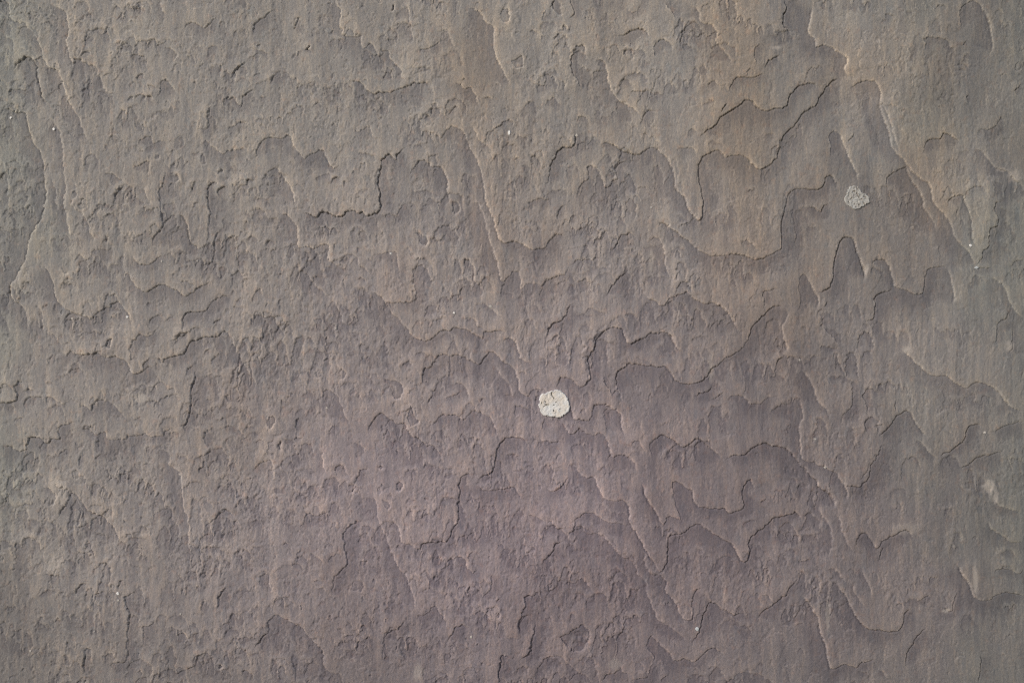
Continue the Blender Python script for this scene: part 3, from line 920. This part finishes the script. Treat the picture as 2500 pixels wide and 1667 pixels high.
warp = 260 * (fbm(U / 300, V / 300, 91, 3) - 0.5)
LENS_MAUVE = np.exp(-(((U - 1330 + warp) / 900) ** 2 + ((V - 1350 + warp) / 640) ** 2))  # mauve rock tone, partly lens tint painted into the colour
LENS_GREEN = sstep(0.42, 0.80, 0.5 * fbm(U / 260, V / 300, 92, 4) + 0.18 + 0.28 * sstep(2000, 2500, U + 0.6 * warp) + 0.38 * sstep(300, 0, U + 0.5 * warp + 0.25 * np.clip(V - 700, 0, 900)) + 0.12 * sstep(700, 0, V + 0.5 * U + warp) - 0.08)  # patchy grey-green, with the lens's edge tint painted in
IRON = sstep(0.40, 0.66, 0.5 * fbm(U / 160, V / 320, 93, 4) + 0.19 + 0.20 * np.exp(-(((U - 1750 + warp) / 620) ** 2 + ((V - 330) / 450) ** 2)) - 0.06)
DARK_FALLOFF = sstep(0.38, 0.80, 0.5 * fbm(U / 240, V / 330, 94, 4) + 0.22 + 0.34 * sstep(1300, 2700, U * 0.95 + V * 0.5 + warp) + 0.30 * sstep(1150, 1700, V + 0.5 * warp) + 0.12 * sstep(330, 0, U + 0.3 * warp) - 0.14)  # dark patches, plus lens falloff painted towards right, bottom and left
DARK_FALLOFF = np.maximum(DARK_FALLOFF, 0.9 * np.exp(-(((RU - 1410) / 29) ** 2 + ((RV - 1563) / 24) ** 2) ** 1.5) * (0.6 + 0.6 * vnoise(U / 12, V / 12, 77)))

# ------------------------------------------------------------------ helpers for objects


def mesh_object(name, verts, quads, mat=None, parent=None, tris=None):
    me = bpy.data.meshes.new(name)
    verts = np.ascontiguousarray(verts, np.float32)
    quads = np.ascontiguousarray(quads, np.int32)
    nq = len(quads)
    nt = 0 if tris is None else len(tris)
    me.vertices.add(len(verts))
    me.vertices.foreach_set('co', verts.ravel())
    loops = quads.ravel()
    starts = np.arange(nq, dtype=np.int32) * 4
    if nt:
        tris = np.ascontiguousarray(tris, np.int32)
        loops = np.concatenate([loops, tris.ravel()])
        starts = np.concatenate([starts, nq * 4 + np.arange(nt, dtype=np.int32) * 3])
    me.loops.add(len(loops))
    me.loops.foreach_set('vertex_index', loops)
    me.polygons.add(nq + nt)
    me.polygons.foreach_set('loop_start', starts.astype(np.int32))
    me.update(calc_edges=True)
    if mat:
        me.materials.append(mat)
    o = bpy.data.objects.new(name, me)
    COL.objects.link(o)
    if parent:
        o.parent = parent
    return o


def tag(o, label=None, cat=None, group=None, kind=None):
    for k, v in (('label', label), ('category', cat), ('group', group), ('kind', kind)):
        if v:
            o[k] = v
    return o


def float_attr(me, name, arr):
    a = me.attributes.new(name, 'FLOAT', 'POINT')
    a.data.foreach_set('value', np.ascontiguousarray(arr, np.float32).ravel())


def new_mat(name):
    m = bpy.data.materials.new(name)
    m.use_nodes = True
    nt = m.node_tree
    b = nt.nodes['Principled BSDF']
    return m, nt, b


def N(nt, kind, **kw):
    n = nt.nodes.new(kind)
    for k, v in kw.items():
        setattr(n, k, v)
    return n


def noise_node(nt, vec, scale, detail=3.0, rough=0.55, stretch=None):
    if stretch:
        mp = N(nt, 'ShaderNodeMapping')
        mp.inputs['Scale'].default_value = stretch
        nt.links.new(vec, mp.inputs['Vector'])
        vec = mp.outputs[0]
    n = N(nt, 'ShaderNodeTexNoise')
    n.inputs['Scale'].default_value = scale
    n.inputs['Detail'].default_value = detail
    n.inputs['Roughness'].default_value = rough
    nt.links.new(vec, n.inputs['Vector'])
    return n.outputs['Fac']


def ramp(nt, fac, lo, hi):
    m = N(nt, 'ShaderNodeMapRange')
    m.inputs['From Min'].default_value = lo
    m.inputs['From Max'].default_value = hi
    m.interpolation_type = 'SMOOTHSTEP'
    nt.links.new(fac, m.inputs['Value'])
    return m.outputs[0]


def mul(nt, a, b):
    m = N(nt, 'ShaderNodeMath', operation='MULTIPLY')
    for k, v in ((0, a), (1, b)):
        if isinstance(v, (int, float)):
            m.inputs[k].default_value = v
        else:
            nt.links.new(v, m.inputs[k])
    return m.outputs[0]


def mix(nt, fac, a, b, blend='MIX'):
    m = N(nt, 'ShaderNodeMix', data_type='RGBA', blend_type=blend)
    m.clamp_factor = True
    if isinstance(fac, (int, float)):
        m.inputs[0].default_value = fac
    else:
        nt.links.new(fac, m.inputs[0])
    for idx, v in ((6, a), (7, b)):
        if isinstance(v, tuple):
            m.inputs[idx].default_value = (*v, 1)
        else:
            nt.links.new(v, m.inputs[idx])
    return m.outputs[2]


def attr(nt, name):
    a = N(nt, 'ShaderNodeAttribute', attribute_name=name)
    return a.outputs['Fac']


# ------------------------------------------------------------------ materials
def rock_material():
    m, nt, b = new_mat('flaking_sandstone')
    co = N(nt, 'ShaderNodeTexCoord').outputs['Object']
    base = C_BASE
    c = mix(nt, mul(nt, attr(nt, 'iron'), 0.9), base, C_IRON)
    c = mix(nt, mul(nt, attr(nt, 'lens_mauve'), 0.9), c, C_LENS_MAUVE)
    c = mix(nt, mul(nt, attr(nt, 'lens_green'), 0.7), c, C_LENS_GREEN)
    # outer crust tan, inner lamina grey with shade painted into the hollows
    c = mix(nt, ramp(nt, attr(nt, 'crust_shade'), -0.05, -1.0), c, C_INNER_SHADE, 'MULTIPLY')
    c = mix(nt, ramp(nt, attr(nt, 'crust_shade'), 0.05, 1.0), c, C_CRUST, 'MULTIPLY')
    # run-off streaks
    st = noise_node(nt, co, 1.0, 5, 0.72, (140, 1, 22))
    c = mix(nt, ramp(nt, st, 0.46, 0.62), c, (1.20, 1.15, 1.08), 'MULTIPLY')
    st2 = noise_node(nt, co, 1.0, 5, 0.65, (62, 1, 9))
    c = mix(nt, ramp(nt, st2, 0.50, 0.64), c, (0.86, 0.87, 0.90), 'MULTIPLY')
    wav = N(nt, 'ShaderNodeTexNoise')
    wav.inputs['Scale'].default_value = 9.0
    wav.inputs['Detail'].default_value = 3.0
    nt.links.new(co, wav.inputs['Vector'])
    bent = mix(nt, 0.03, co, wav.outputs['Color'], 'ADD')
    st3 = noise_node(nt, bent, 1.0, 5, 0.62, (34, 1, 4.5))
    c = mix(nt, ramp(nt, st3, 0.50, 0.64), c, (1.15, 1.13, 1.10), 'MULTIPLY')
    c = mix(nt, ramp(nt, st3, 0.48, 0.36), c, (0.90, 0.90, 0.91), 'MULTIPLY')
    # mottling: rust, blue-grey and greenish grains
    c = mix(nt, mul(nt, ramp(nt, noise_node(nt, co, 120, 3, 0.65), 0.56, 0.70), 0.35), c, (1.22, 0.98, 0.86), 'MULTIPLY')
    c = mix(nt, mul(nt, ramp(nt, noise_node(nt, co, 90, 3, 0.65, (1, 1, .5)), 0.57, 0.72), 0.5), c, (0.84, 0.93, 1.0), 'MULTIPLY')
    c = mix(nt, mul(nt, ramp(nt, noise_node(nt, co, 260, 2, 0.6), 0.55, 0.75), 0.5), c, (1.22, 1.2, 1.16), 'MULTIPLY')
    c = mix(nt, mul(nt, ramp(nt, noise_node(nt, co, 330, 2, 0.6), 0.58, 0.75), 0.5), c, (0.78, 0.77, 0.79), 'MULTIPLY')
    c = mix(nt, mul(nt, ramp(nt, noise_node(nt, co, 620, 2, 0.6), 0.48, 0.66), 0.6), c, (0.80, 0.80, 0.81), 'MULTIPLY')
    c = mix(nt, mul(nt, ramp(nt, noise_node(nt, co, 540, 2, 0.6, (1, 1, .6)), 0.50, 0.68), 0.6), c, (1.2, 1.19, 1.17), 'MULTIPLY')
    c = mix(nt, attr(nt, 'dark'), c, (0.70, 0.70, 0.71), 'MULTIPLY')  # dark patches with lens falloff painted in
    c = mix(nt, mul(nt, attr(nt, 'rim'), 0.7), c, (1.62, 1.59, 1.53), 'MULTIPLY')  # edge light painted as a paler rim colour
    c = mix(nt, mul(nt, attr(nt, 'pale'), 0.75), c, (0.40, 0.37, 0.345))
    nt.links.new(c, b.inputs['Base Color'])
    b.inputs['Roughness'].default_value = 0.82
    b.inputs['Specular IOR Level'].default_value = 0.3
    g1 = noise_node(nt, co, 420, 4, 0.65)
    g2 = noise_node(nt, co, 1.0, 3, 0.6, (230, 230, 130))
    s = N(nt, 'ShaderNodeMath', operation='ADD')
    nt.links.new(g1, s.inputs[0]); nt.links.new(g2, s.inputs[1])
    bp = N(nt, 'ShaderNodeBump')
    bp.inputs['Strength'].default_value = 0.55
    bp.inputs['Distance'].default_value = 0.0006
    nt.links.new(s.outputs[0], bp.inputs['Height'])
    nt.links.new(bp.outputs[0], b.inputs['Normal'])
    return m


def lichen_material(name, rim, mid, gap, scale):
    m, nt, b = new_mat(name)
    co = N(nt, 'ShaderNodeTexCoord').outputs['Object']
    c = mix(nt, ramp(nt, noise_node(nt, co, scale, 3, 0.6), 0.40, 0.62), mid, rim)
    c = mix(nt, mul(nt, ramp(nt, noise_node(nt, co, scale * 4, 3, 0.6), 0.5, 0.7), 0.5), c, (0.80, 0.79, 0.80), 'MULTIPLY')
    c = mix(nt, attr(nt, 'rimness'), c, rim)
    c = mix(nt, attr(nt, 'gap'), c, gap)
    nt.links.new(c, b.inputs['Base Color'])
    b.inputs['Roughness'].default_value = 0.9
    b.inputs['Specular IOR Level'].default_value = 0.2
    bp = N(nt, 'ShaderNodeBump')
    bp.inputs['Strength'].default_value = 0.5
    bp.inputs['Distance'].default_value = 0.0004
    nt.links.new(noise_node(nt, co, 900, 3, 0.6), bp.inputs['Height'])
    nt.links.new(bp.outputs[0], b.inputs['Normal'])
    return m


def plain_material(name, col, var, scale, rough=0.85):
    m, nt, b = new_mat(name)
    co = N(nt, 'ShaderNodeTexCoord').outputs['Object']
    c = mix(nt, ramp(nt, noise_node(nt, co, scale, 4, 0.6), 0.35, 0.65), col, var)
    nt.links.new(c, b.inputs['Base Color'])
    b.inputs['Roughness'].default_value = rough
    return m


ROCK = rock_material()

# ------------------------------------------------------------------ the rock face
verts = np.empty((NY * NX, 3), np.float32)
verts[:, 0] = X_of(U).ravel()
verts[:, 1] = (-H * PX).ravel()
verts[:, 2] = Z_of(V).ravel()
idx = np.arange(NX * NY, dtype=np.int32).reshape(NY, NX)
# wound so that faces look towards -Y
quads = np.stack([idx[1:, :-1], idx[1:, 1:], idx[:-1, 1:], idx[:-1, :-1]], -1).reshape(-1, 4)
# the block behind the face gives the outcrop its thickness
loop = np.concatenate([idx[0, :], idx[1:, -1], idx[-1, -2::-1], idx[-2:0:-1, 0]])
back = verts[loop].copy(); back[:, 1] = 0.9
nb = len(loop)
bi = NX * NY + np.arange(nb, dtype=np.int32)
nl = np.roll(loop, -1); nbi = np.roll(bi, -1)
sidef = np.stack([loop, nl, nbi, bi], -1)
corner = [bi[0], bi[NX - 1], bi[NX - 1 + NY - 1], bi[NX - 1 + NY - 1 + NX - 1]]
quads = np.concatenate([quads, sidef, np.array([corner], np.int32)])
allv = np.concatenate([verts, back])
rock = mesh_object('rock_face', allv, quads, ROCK)
for nm, arr in (('crust_shade', CRUST_SHADE), ('rim', RIM_LIGHT), ('pale', PALE), ('lens_mauve', LENS_MAUVE), ('lens_green', LENS_GREEN), ('iron', IRON), ('dark', DARK_FALLOFF)):
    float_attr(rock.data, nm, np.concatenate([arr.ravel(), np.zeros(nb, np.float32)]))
tag(rock, 'brown grey sandstone face peeling in thin layers', None, None, 'structure')

# ground at the foot of the outcrop
GN = 90
gxs = np.linspace(-60, 60, GN) ; gxs = np.sign(gxs) * (np.abs(gxs) / 60) ** 2 * 60
gys = -0.0 - np.linspace(0, 1, GN) ** 2 * 110 + 12
GX, GY = np.meshgrid(gxs, gys)
GZ = -0.14 + 0.12 * fbm(GX * 1.3 + 80, GY * 1.3 + 200, 95, 3)
gi = np.arange(GN * GN, dtype=np.int32).reshape(GN, GN)
gq = np.stack([gi[:-1, :-1], gi[1:, :-1], gi[1:, 1:], gi[:-1, 1:]], -1).reshape(-1, 4)
ground = mesh_object('ground', np.stack([GX, GY, GZ], -1).reshape(-1, 3), gq,
                     plain_material('dry_soil', (0.17, 0.135, 0.10), (0.09, 0.085, 0.05), 4.0, 0.95))
tag(ground, None, None, None, 'structure')


# ------------------------------------------------------------------ lichens and specks on the rock
def rock_h(px, py):
    i = np.clip(np.searchsorted(gx, px) - 1, 0, NX - 2); j = np.clip(np.searchsorted(gy, py) - 1, 0, NY - 2)
    fx = (px - gx[i]) / (gx[i + 1] - gx[i]); fy = (py - gy[j]) / (gy[j + 1] - gy[j])
    return (H[j, i] * (1 - fx) + H[j, i + 1] * fx) * (1 - fy) + (H[j + 1, i] * (1 - fx) + H[j + 1, i + 1] * fx) * fy


def crust_patch(name, outline, mat, thick, grain, gscale, gaps, seed, rings=44, segs=200, rimlift=0.6, ragged=0.06):
    """a closed, thin, lobed body that follows the rock below it"""
    P = np.array(outline, float)
    cen = P.mean(0)
    ang = np.arctan2(P[:, 1] - cen[1], P[:, 0] - cen[0])
    rad = np.hypot(P[:, 0] - cen[0], P[:, 1] - cen[1])
    o = np.argsort(ang); ang = ang[o]; rad = rad[o]
    th = np.linspace(-math.pi, math.pi, segs, endpoint=False)
    Rr = np.interp(th, np.concatenate([ang - 2 * math.pi, ang, ang + 2 * math.pi]), np.tile(rad, 3))
    k = np.ones(5) / 5
    Rr = np.convolve(np.concatenate([Rr[-2:], Rr, Rr[:2]]), k, 'valid')
    Rr *= 1 + ragged * 2 * (fbm(np.cos(th) * 5 + 40, np.sin(th) * 5 + 40, seed, 3) - 0.5) \
            - ragged * 1.1 * sstep(0.68, 0.82, vnoise(np.cos(th) * 9 + 70, np.sin(th) * 9 + 70, seed + 1))
    t = np.linspace(0.02, 1, rings)
    px = cen[0] + np.outer(t, Rr * np.cos(th)); py = cen[1] + np.outer(t, Rr * np.sin(th))
    hb = rock_h(px, py)
    edge = 1 - sstep(0.955, 1.0, t)[:, None] * 0.6
    rim = sstep(0.80, 0.95, t)[:, None]
    g = (fbm(px / gscale, py / gscale, seed + 5, 3, 0.6) - 0.5) * grain
    top = hb * 0.55 + 0.45 * hb.mean() + thick * edge + g * (1 - 0.6 * rim) + rimlift * rim * edge
    top = np.maximum(top, hb + 0.5)
    gap = np.zeros_like(top)
    for (ax, ay, bx, by, w) in gaps:
        dx, dy = bx - ax, by - ay
        tt = np.clip(((px - ax) * dx + (py - ay) * dy) / (dx * dx + dy * dy + 1e-6), 0, 1)
        d = np.hypot(px - ax - tt * dx, py - ay - tt * dy) + 1.2 * (vnoise(px / 2.5, py / 2.5, seed + 8) - 0.5)
        gap = np.maximum(gap, 1 - sstep(w * 0.5, w * 1.1, d))
    top = np.where(gap > 0, np.maximum(top - gap * thick * 0.8, hb + 0.3), top)
    bot = np.minimum(hb, top) - 3.0
    def tov(h): return np.stack([X_of(px), -h * PX, Z_of(py)], -1)
    T = tov(top).reshape(-1, 3); B = tov(bot).reshape(-1, 3)
    n = rings * segs
    ii = np.arange(n, dtype=np.int32).reshape(rings, segs)
    r_ = np.roll(ii, -1, 1)
    q = [np.stack([ii[:-1], ii[1:], r_[1:], r_[:-1]], -1).reshape(-1, 4)]
    q.append(np.stack([ii[:-1] + n, r_[:-1] + n, r_[1:] + n, ii[1:] + n], -1).reshape(-1, 4))
    q.append(np.stack([ii[-1], ii[-1] + n, r_[-1] + n, r_[-1]], -1))
    c0, c1 = 2 * n, 2 * n + 1
    tr = np.concatenate([np.stack([np.full(segs, c0), ii[0], r_[0]], -1),
                         np.stack([np.full(segs, c1), r_[0] + n, ii[0] + n], -1)])
    cv = np.array([T[:segs].mean(0), B[:segs].mean(0)])
    V_ = np.concatenate([T, B, cv])
    origin = np.array([X_of(cen[0]), -float(hb.mean()) * PX, Z_of(cen[1])])
    ob = mesh_object(name, V_ - origin, np.concatenate(q).astype(np.int32), mat, None, tr.astype(np.int32))
    ob.location = tuple(origin)
    rimv = np.repeat(sstep(0.90, 0.98, t), segs)
    float_attr(ob.data, 'rimness', np.concatenate([rimv, rimv, [0, 0]]))
    float_attr(ob.data, 'gap', np.concatenate([gap.ravel(), gap.ravel(), [0, 0]]))
    return ob


def zpts(s, ox, oy, f):
    return [(ox + float(a.split(',')[0]) / f, oy + float(a.split(',')[1]) / f) for a in s.split()]


def zgap(rows, ox, oy, f):
    return [(ox + a / f, oy + b / f, ox + c / f, oy + d / f, w / f) for a, b, c, d, w in rows]


big = crust_patch('lichen', zpts('725,395 860,375 960,400 1060,465 1120,560 1170,640 1190,780 1235,870 1200,990 1100,1090 1000,1160 830,1195 720,1170 590,1158 470,1130 390,1070 320,940 300,850 285,740 310,620 360,530 430,470 510,475 600,430', 1290, 920, 12.06),
                  lichen_material('cream_lichen', (0.63, 0.645, 0.665), (0.62, 0.58, 0.54), (0.33, 0.31, 0.28), 55),
                  3.4, 1.5, 5.0,
                  zgap([(690, 460, 680, 520, 24), (680, 520, 715, 575, 18), (715, 575, 760, 640, 12), (520, 830, 600, 815, 24),
                        (450, 870, 475, 850, 18), (390, 765, 400, 755, 20), (740, 980, 765, 1005, 22), (800, 740, 830, 730, 14),
                        (730, 830, 760, 820, 14), (490, 720, 520, 745, 14), (480, 790, 540, 800, 12), (930, 930, 940, 950, 14)], 1290, 920, 12.06), 3)
tag(big, 'large round cream white crusty lichen disc near the middle of the rock face', 'lichen', 'round lichen patches on the rock')

small = crust_patch('lichen', zpts('530,430 640,385 800,400 900,480 950,580 1030,660 1180,720 1300,880 1370,1000 1330,1040 1180,1110 1000,1200 850,1270 710,1285 560,1190 400,1070 335,950 350,830 430,710 400,640 440,530', 2040, 430, 15.68),
                    lichen_material('grey_lichen', (0.385, 0.395, 0.395), (0.33, 0.325, 0.315), (0.235, 0.22, 0.205), 110),
                    2.4, 3.4, 4.5,
                    zgap([(660, 600, 720, 600, 36), (790, 480, 830, 520, 26), (800, 650, 840, 780, 26), (840, 780, 890, 830, 36),
                          (920, 910, 1000, 890, 30), (1050, 1040, 1100, 1080, 36), (870, 1105, 910, 1120, 22), (490, 1000, 500, 1050, 26),
                          (1080, 800, 1140, 830, 26), (700, 1080, 730, 1090, 20), (590, 830, 600, 900, 20)], 2040, 430, 15.68), 13, ragged=0.07)
tag(small, 'smaller grainy grey lichen patch in the upper right of the rock face', 'lichen', 'round lichen patches on the rock')

WHITE = plain_material('white_mineral', (0.80, 0.80, 0.80), (0.62, 0.63, 0.64), 700, 0.6)
PALEM = plain_material('pale_mineral', (0.46, 0.44, 0.42), (0.34, 0.33, 0.32), 700, 0.8)
BLUEM = plain_material('bluish_mineral', (0.52, 0.57, 0.62), (0.38, 0.42, 0.45), 700, 0.8)
SPECKS = [
    (26, 288, 3.6, 3.4, 'w', 'bright white speck near the left edge, under the top left curved layer edge'),
    (132, 316, 4.0, 3.8, 'w', 'bright white speck inside a narrow arched hollow, right of the speck at the left edge'),
    (1243, 325, 2.8, 8.0, 'w', 'tall white speck streak in the upper middle of the rock'),
    (1408, 331, 3.2, 5.0, 'p', 'white speck at the top end of a dark crack, upper middle'),
    (954, 619, 3.2, 2.8, 'w', 'white speck on the upper rim of a square topped flake left of centre'),
    (106, 503, 2.2, 4.2, 'p', 'slim pale speck on a long upright layer edge at far left'),
    (311, 774, 4.2, 3.2, 'w', 'white speck on the flank of a small arch at left centre'),
    (176, 778, 4.4, 2.4, 'p', 'dull pale speck under a dark arch at left, left of a whiter one'),
    (395, 638, 2.8, 3.2, 'p', 'faint pale speck below a scalloped ledge at left'),
    (482, 637, 2.8, 3.6, 'p', 'faint pale speck left of a dark upright crack in the left half'),
    (1109, 764, 3.6, 3.2, 'w', 'bright round white speck left of and above the big cream lichen'),
    (1197, 749, 5.4, 3.8, 'p', 'broad pale speck right of the round white speck above the cream lichen'),
    (820, 802, 3.0, 2.8, 'p', 'small pale speck in the crumbly patch left of centre'),
    (2368, 600, 3.6, 3.6, 'w', 'bright round white speck at far right below the grey lichen level'),
    (288, 1448, 4.2, 4.0, 'w', 'brightest round white speck near the bottom left beside a small crack'),
    (288, 1465, 3.6, 3.4, 'p', 'dull grey speck just under the brightest bottom left speck'),
    (441, 1498, 2.8, 2.6, 'p', 'tiny pale speck near the bottom, right of the bright bottom left speck'),
    (1702, 1534, 5.6, 5.2, 'b', 'bluish white speck against a dark crack near the bottom right'),
    (1988, 1071, 4.0, 3.0, 'p', 'pale speck inside the broken ledge at lower right'),
    (2013, 1140, 4.2, 3.0, 'p', 'pale speck on a slanting bright ledge at lower right'),
    (2406, 1056, 5.0, 3.2, 'p', 'pale grey speck beside a crack at the right edge'),
    (1150, 1554, 3.0, 4.6, 'p', 'pale speck under an arch near the bottom middle'),
    (2384, 654, 7.0, 2.6, 'b', 'bluish smear shaped speck below the far right white speck'),
    (1952, 879, 2.8, 3.4, 'p', 'pale yellowish speck on a broad ledge right of centre'),
    (797, 996, 3.4, 2.4, 'p', 'pale speck in a hollow left of the big cream lichen'),
    (74, 1588, 3.2, 2.4, 'p', 'pale speck in the bottom left corner of the rock'),
    (229, 1541, 2.6, 2.2, 'p', 'pale speck below the brightest bottom left speck'),
    (1590, 507, 3.0, 3.0, 'p', 'pale speck left of a long hanging tongue of rock in the upper right half'),
]
rs = random.Random(3)
for i, (px, py, rx, ry, kind, lab) in enumerate(SPECKS):
    k = 11
    ph = rs.uniform(0, 6.28)
    rx *= 0.86; ry *= 0.86
    out = [(px + rx * (1 + 0.18 * math.sin(3 * a + ph) + rs.uniform(-.12, .12)) * math.cos(a),
            py + ry * (1 + 0.18 * math.cos(2 * a + ph) + rs.uniform(-.12, .12)) * math.sin(a))
           for a in (2 * math.pi * q / k for q in range(k))]
    sp = crust_patch('white_speck', out, {'w': WHITE, 'p': PALEM, 'b': BLUEM}[kind], 1.6 if kind == 'w' else 1.0, 0.8, 2.2, [], 20 + i,
                     rings=7, segs=22, rimlift=0.0, ragged=0.12)
    tag(sp, lab, 'speck', 'pale specks on the rock')
